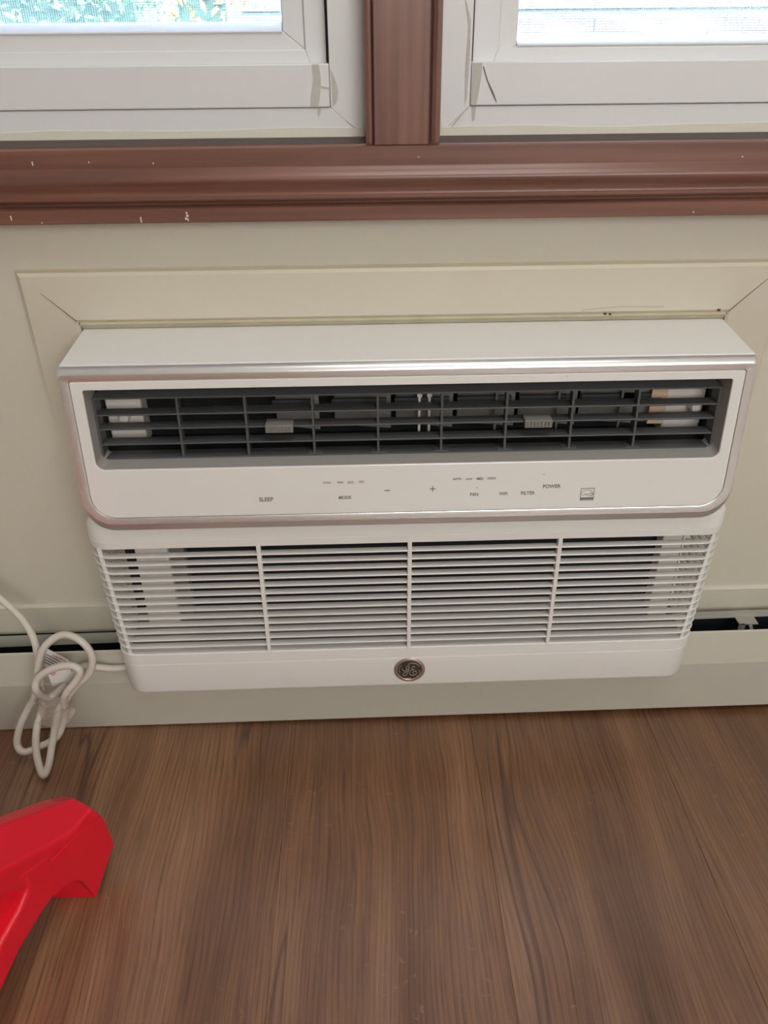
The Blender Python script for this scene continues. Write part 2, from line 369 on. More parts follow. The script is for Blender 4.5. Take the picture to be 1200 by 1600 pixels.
# windows: vinyl frame, snap-on rail cover, sash, glazing bead, pane, insect screen
def window(nm, xi, xo, right):
    """xi = edge beside the post, xo = far edge"""
    W = empty(nm, ((xi+xo)/2, .05, .68)); struct(W, 'white vinyl window ' + ('right' if right else 'left')+' of the mahogany post')
    W['label'] = 'white vinyl window ' + ('right' if right else 'left')+' of the mahogany post'
    s = 1 if right else -1
    ox, oy, oz = W.location
    def part(name, g, m, **kw):
        g.v = [v-Vector((ox, oy, oz)) for v in g.v]; return g.out(name, m, W, **kw)
    X = lambda a: xi+s*a            # distance from the post side
    F = lambda a: xo-s*a            # distance from the far side
    def bx(g, xa, xb, *r): return g.box(min(xa, xb), max(xa, xb), *r)
    j = .0310 if not right else .0288
    e = .008
    zt = 1.93
    # frame with mitred lower corners
    def mitre(g, x0, x1, z0, z1, wd, wb_, y0, y1):
        a0, a1 = x0, x0+s*wd; b1, b0 = x1-s*wd, x1
        for poly in ([(a0, z0), (a1, z0+wb_), (a1, z1-wd), (a0, z1)], [(b0, z0), (b0, z1), (b1, z1-wd), (b1, z0+wb_)],
                     [(a0, z0), (b0, z0), (b1, z0+wb_), (a1, z0+wb_)], [(a0, z1), (a1, z1-wd), (b1, z1-wd), (b0, z1)]):
            g.prism(poly, lambda p: (p[0], y0, p[1]), lambda p: (p[0], y1, p[1]))
        return g
    part('window_frame', mitre(G(), X(-e), F(-e), .6788-e, zt+e, j+e, .0240+e, .012, .095), m_vinyl, bev=.0006)
    # ledge cover across the bottom
    part('rail_cover', bx(G(), X(j+.0003), F(j+.0003), .0105, .05, .7033, .7378), m_vinyl, bev=.0010)
    # sash: outer step and inner step
    gx = .0715 if not right else .0708   # distance post -> glass
    sz = .7378; bz0, bz1 = (.7625, .7700) if not right else (.7503, .7562)
    st = (.0520 if not right else .0545)
    g = mitre(G(), X(j+.0022), F(j+.0022), sz-.048, zt-j-.002, st-j-.002, .0585, .027, .06)
    part('sash', g, m_vinyl, bev=.0008)
    g = mitre(G(), X(st), F(st), sz+.0098 if not right else sz-.0005, zt-st, gx-st, bz0-(sz+.0098) if not right else bz0-sz+.0005, .030, .062)
    part('sash_inner_frame', g, m_vinyl, bev=.0010)
    # glazing bead catching the sky
    part('glazing_bead', bx(G(), X(gx+.0005), F(gx+.0005), .029, .034, bz0-.0015, bz0-.0005).prism(
        [(.0285, bz0+.0004), (.0300, bz0+.0012), (.0400, bz1-.0006), (.0430, bz1), (.049, bz1), (.049, bz1-.005), (.0285, bz0-.0010)], lambda p: (X(gx+.0005), p[0], p[1]), lambda p: (F(gx+.0005), p[0], p[1])), m_vinyl, bev=.0007)
    part('pane', bx(G(), X(gx-.004), F(gx-.004), .049, .053, bz1-.004, zt-gx), m_glass)
    # insect screen outside the glass
    x0, x1 = sorted((X(gx-.002), F(gx-.002))); z0 = bz1-.003; z1 = zt-gx
    g = G(); r = .00022
    z = z0
    while z < z1: g.box(x0, x1, .0715-r, .0715+r, z-r*.9, z+r*.9); z += .0021
    x = x0
    while x < x1: g.box(x-r*.6, x+r*.6, .0715-r, .0715+r, z0, z1); x += .0021
    tag(part('insect_screen', g, m_screen), kind='stuff')
    part('screen_frame', mitre(G(), X(gx-.006), F(gx-.006), bz1-.010, zt-gx+.008, .0095, .0095, .066, .078), m_vinyl)
    # dark weather gap beside the sash
    part('weather_gap', bx(G(), X(j-.0006), X(j+.0026), .0250, .06, sz+.0004, zt-j), m_gap)
    # dried caulk at the foot of the frame
    n = 46; xs_ = [X(.001)+(F(.001)-X(.001))*i/n for i in range(n+1)]
    top = [.6788+.0065+.0009*math.sin(i*.55)+.0007*random.random() for i in range(n+1)]
    g = G(); g.rings([[(xx, .012, .6788), (xx, .0112, .6788), (xx, .0114, tz), (xx, .012, tz+.0004)] for xx, tz in zip(xs_, top)], True, (True, True))
    part('caulk_bead', g, m_caulk_pale)
    return W, part
m_caulk_pale = mat('pale_caulk', lin(212, 208, 196), .55, bump=.3, bscale=120)
WL, partL = window('window_1', -.0375, -.915, False)
WR, partR = window('window_2', .0293, .915, True)
def patch(part, name, pts, y, m):
    n = len(pts); g = G().prism(pts, lambda p: (p[0], y, p[1]), lambda p: (p[0], y+.0008, p[1])); return part(name, g, m)
patch(partL, 'caulk_smear', [(-.0836, .7374), (-.0775, .7374), (-.0762, .728), (-.0764, .7205), (-.0790, .7055), (-.0815, .7036), (-.0868, .7036), (-.0858, .7127), (-.0830, .7253)], .0100, m_smear)
patch(partL, 'caulk_smear', [(-.0762, .7206), (-.0690, .7192), (-.0690, .7180), (-.0765, .7190)], .0100, m_smear)
patch(partL, 'caulk_smear', [(-.0800, .7022), (-.0770, .7022), (-.0782, .6975), (-.0800, .6950), (-.0805, .6990)], .0115, m_smear)
patch(partL, 'caulk_smear', [(-.0672, .7340), (-.0640, .727), (-.0610, .716), (-.0628, .707), (-.0665, .7035)], .0115, m_smear)
patch(partL, 'mitre_crack', [(-.0560, .6930), (-.0465, .6865), (-.0400, .6800), (-.0408, .6798), (-.0470, .6858)], .0115, m_smear)
patch(partR, 'caulk_smear', [(.0596, .7372), (.0675, .7372), (.0672, .726), (.0655, .7145), (.0640, .7038), (.0596, .7038)], .0100, m_smear)
patch(partR, 'caulk_smear', [(.0600, .7022), (.0640, .7022), (.0632, .692), (.0612, .690)], .0115, m_smear)
patch(partR, 'caulk_smear', [(.0510, .7840), (.0560, .7700), (.0563, .74), (.0555, .712), (.0535, .703), (.0528, .735), (.0540, .765), (.0502, .785)], .0115, m_smear)
patch(partR, 'caulk_smear', [(.0300, .6990), (.0330, .690), (.0345, .683), (.0400, .6800), (.0385, .678), (.0300, .678)], .0113, m_caulk_pale)
patch(partR, 'crack', [(.0680, .7345), (.0720, .7240), (.0770, .7140), (.0815, .7065), (.0825, .7062), (.0790, .7140), (.0733, .7235), (.0690, .7345)], .0101, m_seam)
patch(partR, 'mitre_crack', [(.0573, .7025), (.0470, .6905), (.0400, .6825), (.0393, .6828), (.0460, .6915), (.0565, .7030)], .0115, m_smear)

# ================================================================== BASEBOARD HEATER
H = empty('baseboard_heater', (0, -.033, 0)); tag(H, 'cream enamelled baseboard heater along the foot of the wall', 'heater')
def hp(name, g, m, **kw):
    g.v = [v-Vector((0, -.033, 0)) for v in g.v]; return g.out(name, m, H, **kw)
E0, E1 = -.74, .92
H.rotation_euler = (0, -.0086, 0)
hp('front_cover', G().prism([(-.0570, .1300), (-.0590, .1312), (-.0605, .1300), (-.0675, .0860), (-.0610, .0060), (-.0595, .0045), (-.0480, .0045), (-.0480, .0060), (-.0590, .0065), (-.0655, .0860), (-.0585, .1285)],
    lambda p: (E0, p[0], p[1]), lambda p: (E1, p[0], p[1])), m_heater)
hp('back_plate', G().box(E0, E1, -.0028, -.0002, .008, .1130), m_slot)
hp('damper', G().rings([[(E0, -.0180, .1230), (E0, -.0220, .1070), (E0, -.0212, .1068), (E0, -.0172, .1228)],
                       [(E1, -.0180, .1300), (E1, -.0190, .1235), (E1, -.0182, .1233), (E1, -.0172, .1298)]], True, (True, True)), m_damper)
g = G()
for i in range(82): x = E0+.02+i*.0198; g.box(x, x+.0007, -.050, -.006, .020, .080)
tag(hp('heating_fins', g, m_slot), kind='stuff')
g = G().tube([(E0, -.028, .05), (E1, -.028, .05)], .010, 12); hp('pipe', g, m_slot, smooth=True)
for bxx in (.4330, -.62):
    g = G().box(bxx-.012, bxx+.012, -.034, -.006, .1180, .1195).box(bxx-.012, bxx-.004, -.034, -.0325, .1090, .1195)
    g.add([(bxx+.000, -.034, .119), (bxx+.004, -.034, .119), (bxx+.012, -.052, .088), (bxx+.008, -.052, .088), (bxx, -.032, .119), (bxx+.004, -.032, .119), (bxx+.012, -.050, .088), (bxx+.008, -.050, .088)],
          [(0, 1, 2, 3), (4, 7, 6, 5), (0, 4, 5, 1), (3, 2, 6, 7), (1, 5, 6, 2), (0, 3, 7, 4)])
    hp('bracket', g, m_damper)
for xx in (-.70, -.2, .3, .88): hp('foot', G().box(xx-.01, xx+.01, -.050, -.002, .0004-xx*.0086, .0060), m_slot)
g = G()
for xx, yy, zz in ((.355, -.0664, .035), (.075, -.0666, .058), (.096, -.0665, .048)): g.tube([(xx, yy-.0003, zz), (xx, yy+.0004, zz)], .0011, 6)
tag(hp('dirt_speck', g, m_smear), kind='stuff')

# ================================================================== AIR CONDITIONER
A = empty('air_conditioner', (0, -.05, .098)); tag(A, 'white through-wall air conditioner with silver trim, charcoal vent and louvered grille', 'air conditioner')
AO = Vector((0, -.05, .098))
def ap(name, g, m, parent=None, label=None, **kw):
    g.v = [v-AO for v in g.v]; o = g.out(name, m, parent or A, **kw)
    if label: o['label'] = label
    return o
K = .0127/.1434
def P(x, z, off=0): return Vector((x, -.0949-(.4975-z)*K+off, z))       # a point of the slightly tilted control panel
NB = 10
# housing: top plate, cheeks
ap('top_cover', G().prism([(0, .5070), (-.0880, .4995), (-.0895, .4960), (-.0860, .4930), (0, .4985)], lambda p: (-.3268, p[0], p[1]), lambda p: (.3268, p[0], p[1])), m_white, bev=.0012)
for s in (-1, 1):
    ap('side_cheek', G().prism([(0, .4985), (-.0855, .4925), (-.0985, .3330), (0, .3330)], lambda p: (s*.3266, p[0], p[1]), lambda p: (s*.3226, p[0], p[1])), m_white, bev=.0006)
# silver bezel
def outline(hw, z0, z1, rb, rt_, offs, cx=0):
    """offs = (top, side, bottom) recess behind the panel plane"""
    pts = rrect(hw, z0, z1, rb, rt_, NB, cx); o = []
    zc0, zc1 = z0+rb, z1-rt_
    for x, z in pts:
        if z < zc0: f = (zc0-z)/rb; f = f*f*(3-2*f); off = offs[1]*(1-f)+offs[2]*f
        elif z > zc1: f = (z-zc1)/max(rt_, 1e-6); off = offs[1]*(1-f)+offs[0]*f
        else: off = offs[1]
        o.append(P(x, z, off))
    return o
B = [outline(.3186, .3440, .4862, .0235, .0020, (.0035,)*3), outline(.3186, .3440, .4862, .0235, .0020, (.0003,)*3), outline(.3192, .3433, .4868, .0240, .0024, (0,)*3),
     outline(.3272, .3372, .4922, .0285, .0040, (0, 0, 0))]
BE = [outline(.3272, .3372, .4922, .0285, .0040, (0, 0, 0)), outline(.3281, .3345, .4944, .0293, .0042, (.0006, .0010, .0010)),
     outline(.3288, .3310, .4966, .0300, .0042, (.0022, .0032, .0024)), outline(.3290, .3284, .4980, .0303, .0042, (.0048, .0060, .0038)),
     outline(.3288, .3274, .4990, .0305, .0042, (.0082, .0110, .0098)), outline(.3240, .3300, .4965, .0270, .0040, (.0082, .0112, .0102))]
bez = ap('bezel', G().rings(B), m_silver, smooth=True, label='silver bezel round the control panel')
ap('bevelled_edge', G().rings(BE), m_silver2, bez, smooth=True, label='slanted silver outer edge of the bezel')
# front panel with the vent opening
VW, VZ0, VZ1 = .3070, .3968, .4776
FP_ = [outline(.3180, .3446, .4856, .0230, .0018, (.004,)*3), outline(.3180, .3446, .4856, .0230, .0018, (.0003,)*3), outline(.3175, .3451, .4851, .0226, .0016, (-.0003,)*3),
       outline(VW+.0006, VZ0-.0008, VZ1+.0004, .0088, .0030, (-.0003,)*3), outline(VW, VZ0, VZ1, .0082, .0026, (.0004,)*3), outline(VW, VZ0, VZ1, .0082, .0026, (.0020,)*3)]
panel = ap('control_panel', G().rings(FP_), m_whitegloss, smooth=True)
# grey recess inside the opening: curved sill
RC = [outline(VW-.0001, VZ0+.0001, VZ1-.0001, .0080, .0026, (.0019,)*3), outline(VW-.0012, VZ0+.0022, VZ1-.0006, .0080, .0026, (.0070,)*3),
      outline(VW-.0030, VZ0+.0052, VZ1-.001, .0080, .0026, (.0130,)*3), outline(VW-.0040, VZ0+.0060, VZ1-.001, .0080, .0026, (.0260,)*3)]
ap('vent_recess', G().rings(RC), m_recess, smooth=True, label='grey curved recess round the air vent')
# black cavity behind
cav = G().box(-.303, .303, -.034, -.030, .385, .479).box(-.307, -.303, -.074, -.03, .385, .479).box(.303, .307, -.074, -.03, .385, .479)
cav.box(-.303, .303, -.0715, -.034, .3960, .4010).box(-.303, .303, -.0715, -.034, .4765, .4790)
ap('vent_cavity', cav, m_black)
for x0, x1 in ((-.302, -.2665), (.262, .302)):
    ap('vent_end_block', G().box(x0, x1, -.058, -.035, .402, .476), m_inwhite, bev=.002)
ap('foam_strip', G().box(.246, .2615, -.060, -.036, .415, .476), m_beige, label='beige foam strip in the right of the vent')
for sx in (-.283, .2905):
    ap('pivot_knob', G().rings([[(sx+r_*math.cos(a), y, .4355+r_*1.2*math.sin(a)) for a in [2*PI*i/16 for i in range(16)]] for r_, y in ((.0052, -.058), (.0052, -.066), (.0042, -.068), (.001, -.0685))], True, (True, True)), m_inwhite, smooth=True)
# deflector vanes behind the slats (two left cells stand open)
for i, x in enumerate((-.128, -.062, .001, .064, .127, .190, .222)):
    wv_ = .044 if i in (0, 6) else .057; m_ = m_recess if i in (0, 6) else m_vane
    y0, y1 = -.045, -.056
    v = ap('deflector_vane', G().prism([(x-wv_/2+.016, y0), (x+wv_/2+.016, y1), (x+wv_/2+.0165, y1+.0015), (x-wv_/2+.0165, y0+.0015)], lambda p: (p[0], p[1], .414), lambda p: (p[0], p[1], .474)), m_)
    v2 = ap('vane_slot', G().box(x-wv_/2+.014, x+wv_/2+.012, -.0590, -.0560, .4395, .4480), m_vdark, v)
    v2.matrix_parent_inverse = Matrix.Identity(4)
for i, x in enumerate((.0115, .0215, .089, .152, .216)):
    g = G().box(x-.0012, x+.0012, -.0612, -.057, .412, .474)
    if i < 2: g.box(x-.0024, x+.0024, -.0622, -.0585, .450, .456)
    ap('vane_pin', g, m_inwhite if i < 2 else m_vane)
ap('link_rod', G().box(-.195, .255, -.0640, -.0625, .4430, .4448), m_vane)
# charcoal louver frame, slats, fins, tabs
FO = .0125
def fr(x, z, off): return P(x, z, FO+off)
LW, LZ0, LZ1 = .3070, .4012, .4652
LFr = [outline(LW, LZ0, LZ1, .004, .0035, (FO+.016,)*3), outline(LW, LZ0, LZ1, .004, .0035, (FO+.0005,)*3), outline(LW-.0005, LZ0+.0005, LZ1-.0005, .0038, .0032, (FO,)*3)]
ins = lambda o_: [P(x, z, o_) for x, z in [(max(-.3005-.0012, min(.3005+.0012, q[0])), max(.4034, min(.4634, q[1]))) for q in rrect(LW, LZ0, LZ1, .004, .0035, NB)]]
LFr += [ins(FO), ins(FO+.016)]
lf = ap('louver_frame', G().rings(LFr, loop=True), m_dark, label='charcoal air outlet louver')
ap('frame_hood', G().rings([[P(-LW+.004, .4652, FO+.001), P(-LW+.004, .4636, FO+.001), P(-LW+.012, .4740, FO+.022), P(-LW+.012, .4752, FO+.021)],
                            [P(LW-.004, .4652, FO+.001), P(LW-.004, .4636, FO+.001), P(LW-.012, .4740, FO+.022), P(LW-.012, .4752, FO+.021)]], True, (True, True)), m_dark, lf)
slat_me = None
for z in (.4474, .4330, .4172):
    if slat_me is None:
        base = P(0, z, FO)
        o = ap('slat', G().prism([(0.0002, -.0008), (-.0002, 0), (.0002, .0008), (.0140, .0012), (.0140, -.0002)], lambda p: (-.3012, base.y+p[0], z+p[1]), lambda p: (.3012, base.y+p[0], z+p[1])), m_dark, lf); slat_me = o.data
    else:
        o = link('slat', slat_me, lf); d = P(0, z, FO)-base; o.location = d
fin_me = None; fx0 = None
for x in (-.2240, -.1592, -.0942, -.0308, .0317, .0951, .1598, .2240):
    if fin_me is None:
        fx0 = x
        o = ap('fin', G().add([P(x+a, z, FO+b) for z in (.4030, .4638) for a, b in ((-.0011, .0004), (.0011, .0004), (.0011, .0120), (-.0011, .0120))],
                              [(0, 1, 2, 3), (7, 6, 5, 4), (0, 4, 5, 1), (1, 5, 6, 2), (2, 6, 7, 3), (3, 7, 4, 0)]), m_dark, lf); fin_me = o.data
    else:
        o = link('fin', fin_me, lf); o.location = (x-fx0, 0, 0)
for x in (-.0942, -.0308, .0317, .0951, .1598, .2240):
    ap('fin_foot', G().add([P(x+a, z, FO+b) for z, hw in ((.4030, .0090), (.4046, .0066)) for a, b in ((-hw, .0006), (hw, .0006), (hw, .0100), (-hw, .0100))],
        [(0, 1, 2, 3), (7, 6, 5, 4), (0, 4, 5, 1), (1, 5, 6, 2), (2, 6, 7, 3), (3, 7, 4, 0)]), m_dark, lf)
for x in (-.1270, .1262):
    b_ = P(x, .4330, FO); y = b_.y
    t_ = ap('adjuster_tab', G().prism([(.012, .0022), (-.0035, .0030), (-.0055, .0020), (-.0060, -.0050), (-.0045, -.0056), (-.0005, -.0010), (.012, .0006)], lambda p: (x-.0135, y+p[0], .4340+p[1]), lambda p: (x+.0135, y+p[0], .4340+p[1])), m_vane, lf, bev=.0005, label='grey ribbed adjuster tab')
for tx in (-.1270, .1262):
    g = G(); y = P(0, .433, FO).y
    for i in range(7): xx = tx-.0105+i*.0035; g.box(xx-.0006, xx+.0006, y-.0068, y-.0050, .4290+.0005, .4352)
    ap('tab_ribs', g, m_vane, lf)['kind'] = 'stuff'
# lettering
LET = []
def text(s, x, z, width, label, bold=0):
    cu = bpy.data.curves.new('t', 'FONT'); cu.body = s; cu.align_x = 'CENTER'; cu.align_y = 'CENTER'; cu.size = 1; cu.extrude = .004; cu.offset = bold
    to = bpy.data.objects.new('t', cu); COL.objects.link(to)
    dg = bpy.context.evaluated_depsgraph_get(); me = bpy.data.meshes.new_from_object(to.evaluated_get(dg))
    bpy.data.objects.remove(to); bpy.data.curves.remove(cu)
    xs = [v.co.x for v in me.vertices]; ys = [v.co.y for v in me.vertices]; wd = max(xs)-min(xs); sc = width/wd
    cx = (max(xs)+min(xs))/2; cy = (max(ys)+min(ys))/2
    for v in me.vertices: q = P(x+(v.co.x-cx)*sc, z+(v.co.y-cy)*sc*1.06, -.0004-v.co.z*.02)-AO; v.co = q
    me.materials.clear(); me.materials.append(m_text); me.name = 'lettering'
    o = link('lettering', me, A); o['label'] = label; return o
for s, x, z, wd, b in (('SLEEP', -.1442, .3621, .0142, .022), ('COOL', -.0826, .3789, .0080, .022), ('FAN', -.0695, .3789, .0056, .022), ('ECO', -.0590, .3788, .0058, .022), ('DRY', -.0482, .3791, .0055, .012),
        ('MODE', -.0653, .3623, .0124, .022), ('AUTO', .0469, .3801, .0084, .022), ('LOW', .0591, .3798, .0066, .022), ('MED', .0700, .3799, .0068, .022), ('HIGH', .0815, .3800, .0082, .012),
        ('FAN', .0649, .3628, .0082, .022), ('WiFi', .0941, .3629, .0086, .022), ('FILTER', .1193, .3630, .0142, .022), ('POWER', .1428, .3699, .0180, .022)):
    text(s, x, z, wd, 'small grey %s lettering' % s if s != 'FAN' else ('small grey FAN lettering under the plus sign row' if wd > .006 else 'tiny grey FAN lettering between COOL and ECO'), b)
def pbox(g, x0, x1, z0, z1):
    g.add([P(x, z, o_) for x in (x0, x1) for z in (z0, z1) for o_ in (-.0006, 0)], [(0, 1, 3, 2), (4, 6, 7, 5), (0, 4, 5, 1), (2, 3, 7, 6), (0, 2, 6, 4), (1, 5, 7, 3)]); return g
ap('minus_mark', pbox(G(), -.0254, -.0202, .3687, .3695), m_text)
ap('plus_mark', pbox(pbox(G(), .0200, .0256, .36945, .37025), .02245, .02325, .3669, .3728), m_text)
ap('indicator_dot', pbox(G(), .0667, .0677, .3694, .3704), m_text)
ap('indicator_dot', pbox(G(), .1335, .1344, .3826, .3835), m_text)
ap('indicator_dot', pbox(G(), .1478, .1485, .4828, .4835), m_text)
# square efficiency mark: box, arch, script stroke, lower band
g = G(); x0, x1, z0, z1 = .1727, .1866, .3535, .3670; t_ = .0005
pbox(g, x0, x1, z0, z0+t_); pbox(g, x0, x1, z1-t_, z1); pbox(g, x0, x0+t_, z0, z1); pbox(g, x1-t_, x1, z0, z1); pbox(g, x0, x1, z0+.0010, z0+.0032)
cx = (x0+x1)/2
def stroke(g, pts, r=.00028):
    return g.tube([P(q.x, q.y, -.0003) for q in smoothpath([(p[0], p[1], 0) for p in pts], 5)], r, 5)
stroke(g, [(x0+.0004, .3602), (x0+.003, .3636), (cx, .3651), (x1-.003, .3636), (x1-.0004, .3602)])
stroke(g, [(x0+.0010, .3590), (x0+.0030, .3592), (x0+.0045, .3606), (x0+.0052, .3592), (x0+.0064, .3604), (x0+.0072, .3592), (x0+.0084, .3604), (x0+.0100, .3606), (x0+.0106, .3622), (x0+.0116, .3606), (x0+.0130, .3604), (x0+.0118, .3594), (x0+.0122, .3582), (x0+.0106, .3588), (x0+.0094, .3580), (x0+.0086, .3590)])
ap('efficiency_mark', g, m_text, label='small square grey efficiency mark with arch and script')

# lower body: outline in plan, slightly narrower towards the foot
def hwz(z): return .3322+(z-.098)/(.335-.098)*.0086
YF, RR = -.100, .0240
def zk(x, z): return z+x*.0062*max(0, (.46-z)/.36)
def uline(z, ins_=0, n=7, back=-.0005):
    hw = hwz(z)-ins_; yf = YF+ins_; r = max(RR-ins_, .003); o = [(-hw, back, z)]
    for i in range(n+1): a = PI+(PI/2)*i/n; o.append((-hw+r+r*math.cos(a), yf+r+r*math.sin(a), z))
    for i in range(n+1): a = 1.5*PI+(PI/2)*i/n; o.append((hw-r+r*math.cos(a), yf+r+r*math.sin(a), z))
    o.append((hw, back, z)); return [Vector((p[0], p[1], zk(p[0], p[2]))) for p in o]
def uband(rows, back=-.0005):
    """rows = (z, inset) loops forming a closed section swept along the U-shaped plan"""
    rs = [uline(z, i_, back=back) for z, i_ in rows]; n = len(rs[0])
    sec = [[r[k_] for r in rs] for k_ in range(n)]
    return G().rings(sec, True, (True, True))
ap('upper_strip', uband([(.3012, .0006), (.3018, 0), (.3098, 0), (.3102, .0007), (.3106, .0007), (.3110, 0), (.3250, .0010), (.3300, .0040), (.3345, .0085), (.3345, .014), (.3012, .012)]), m_white, smooth=True)
ap('lower_panel', uband([(.0980, .0016), (.0990, .0004), (.1004, 0), (.1408, 0), (.1412, .0007), (.1418, .0007), (.1422, 0), (.1560, 0), (.1568, .0008), (.1568, .014), (.0980, .014)]), m_white, smooth=True)
ap('base_plate', G().box(-.318, .318, -.090, -.001, .0985, .1010), m_white)
lv = None
for i in range(13):
    z = .2903-i*.01034
    ap('louver', uband([(z+.0008, .0004), (z, 0), (z-.0008, .0004), (z-.0007, .0080), (z+.0007, .0080)], back=-.028), m_white, smooth=True)
for x in (-1, -.1588, .0010, .1610, 1):
    cnr = abs(x) == 1; bot = .1565; top = .3015; g = G(); V_ = []
    for z in (bot, top):
        xc = x if not cnr else x*(.3180+(z-bot)/(top-bot)*.0082)
        yy = YF if not cnr else YF+.0036; dp = .0078 if not cnr else .0035; w_ = .0022
        V_ += [(xc+a, y, zk(xc, z)) for a, y in ((-w_, yy-.0004), (w_, yy-.0004), (w_, yy+dp), (-w_, yy+dp))]
    ap('grille_bar', g.add(V_, [(0, 1, 2, 3), (7, 6, 5, 4), (0, 4, 5, 1), (1, 5, 6, 2), (2, 6, 7, 3), (3, 7, 4, 0)]), m_white, bev=.0006)
# inside the grille
ap('filter_backing', G().box(-.3170, .3170, -.048, -.044, .150, .330), m_black)
ap('filter_rail', G().box(-.3000, -.2640, -.066, -.048, .150, .330), m_inwhite, bev=.001)
ap('filter_rail', G().box(-.2635, -.2480, -.060, -.048, .150, .330), m_vane)
ap('filter_rail', G().box(.2860, .3080, -.066, -.048, .150, .330), m_inwhite, bev=.001)
ap('drip_pan', G().prism([(-.086, .157), (-.046, .180), (-.046, .150), (-.086, .150)], lambda p: (-.316, p[0], p[1]), lambda p: (.316, p[0], p[1])), m_vane)
ap('inner_duct_floor', G().box(-.318, .318, -.090, -.030, .3350, .3370), m_black)

# round badge with cursive monogram
bx_, bz_ = .0022, .1227
def disc(g, r0, prof_, n=40):
    rs = [[(bx_+r*math.cos(2*PI*i/n), YF-h, bz_+r*math.sin(2*PI*i/n)) for i in range(n)] for r, h in prof_]
    return g.rings(rs, True, (True, True))
bd = ap('badge', disc(G(), 0, [(.0182, -.0005), (.0182, .0006), (.0174, .0013), (.0152, .0016), (.0143, .0008), (.0140, .0006)]), m_chrome, smooth=True, label='round chrome and dark brown badge')
ap('badge_face', disc(G(), 0, [(.0144, .0002), (.0141, .0009), (.0135, .0010)]), m_badge, bd, smooth=True)
def bp(u, v): return Vector(((u-567)/268*.0182+bx_, YF-.0011, (437-v)/193*.0182+bz_))
g = G()
for pts, r in (([(405, 480), (385, 430), (400, 380), (430, 350)], .00034), ([(392, 520), (440, 562), (510, 575), (585, 562)], .00036), ([(735, 440), (745, 480), (725, 525), (680, 548)], .00036),
               ([(545, 348), (590, 325), (650, 328), (705, 350), (735, 385)], .00034), ([(437, 400), (455, 440), (490, 450), (535, 425), (555, 390), (545, 368), (520, 378), (505, 405), (525, 425)], .00036),
               ([(560, 385), (550, 440), (530, 495), (495, 525), (460, 522), (455, 500), (485, 478), (530, 460), (560, 440)], .00040),
               ([(655, 395), (645, 378), (620, 385), (606, 410), (618, 430), (645, 428)], .00036), ([(640, 432), (598, 440), (572, 475), (580, 512), (620, 526), (665, 515), (690, 482), (672, 456), (640, 462), (625, 485), (640, 500)], .00040)):
    g.tube([bp(q.x, q.y) for q in smoothpath([(p[0], p[1], 0) for p in pts], 5)], r*1.4, 6)
ap('monogram', g, m_mono, bd, smooth=True)
g = G()   # dust specks on the white plastic
for x, z in ((-.24, .5), (-.197, .5004), (-.1, .5005)):
    g.box(x, x+.0010, -.055-.0005, -.055+.0008, .5015, .5022)
for x, z in ((.0135, .1300),): g.box(x, x+.0012, YF-.0003, YF+.0003, z, z+.001)
ap('dust_speck', g, m_speck)['kind'] = 'stuff'

# ================================================================== POWER CORD
CP = [(-.90, -.013, .250), (-.70, -.018, .243), (-.5261, -.0255, .2278), (-.495, -.0375, .2154), (-.4713, -.05, .2029), (-.448, -.0598, .1788), (-.4319, -.0778, .1578), (-.4347, -.0849, .1197), (-.4374, -.0933, .0764), (-.4433, -.112, .0532), (-.4436, -.1273, .0298), (-.4323, -.148, .0156), (-.4274, -.1383, .0218), (-.4258, -.1184, .0378), (-.4144, -.104, .0757), (-.4016, -.1035, .0936), (-.3863, -.1002, .1113), (-.3707, -.0974, .1261), (-.3638, -.0931, .1486), (-.3738, -.0892, .1695), (-.3951, -.0847, .175), (-.4153, -.0906, .1635), (-.4263, -.0948, .1415), (-.4403, -.0989, .0945), (-.4514, -.0987, .077), (-.4648, -.1069, .053), (-.4698, -.1154, .0329), (-.4605, -.1221, .0268), (-.4426, -.1166, .0299), (-.4213, -.1112, .0407), (-.4103, -.1016, .0668), (-.3986, -.1119, .1058), (-.3814, -.1078, .1273), (-.3766, -.1054, .1397), (-.3873, -.1043, .1459), (-.4089, -.1053, .1417), (-.4263, -.1078, .1289), (-.4296, -.1106, .1138), (-.429, -.092, .0852), (-.4103, -.084, .0955), (-.3875, -.078, .1188), (-.3680, -.076, .1165), (-.3540, -.072, .1105), (-.3370, -.066, .1070)]
C0 = Vector((-.42, -.10, .012))
PC = empty('power_cord', C0); tag(PC, 'white power cord bundled in loops at the left of the air conditioner', 'cord')
def cp(name, g, m, parent=None, **kw):
    g.v = [v-C0 for v in g.v]; return g.out(name, m, parent or PC, **kw)
cp('cable', G().tube(smoothpath(CP, 7), .0043, 12), m_cord, smooth=True)
# plug end off to the left, in a wall outlet plate
cp('plug', G().box(-.925, -.895, -.030, -.004, .235, .265), m_cord, bev=.003)
# clear plastic tie round the bundle
rs = []
for i in range(9):
    f = i/8; cxx = -.4185+.004*math.sin(i*2.1); z = .104-.040*f; y = -.0985-.006*f
    rx = .0205-.0035*math.sin(PI*f)+.0016*math.sin(i*3.3); ry = .0145+.001*math.sin(i*1.7)
    rs.append([(cxx+rx*math.cos(a)*(1+.08*math.sin(5*a+i)), y+ry*math.sin(a)*(1+.08*math.cos(4*a+i*2)), z+.004*math.sin(3*a+i)) for a in [2*PI*j/28 for j in range(28)]])
cp('plastic_tie', G().rings(rs), m_clear, smooth=True)
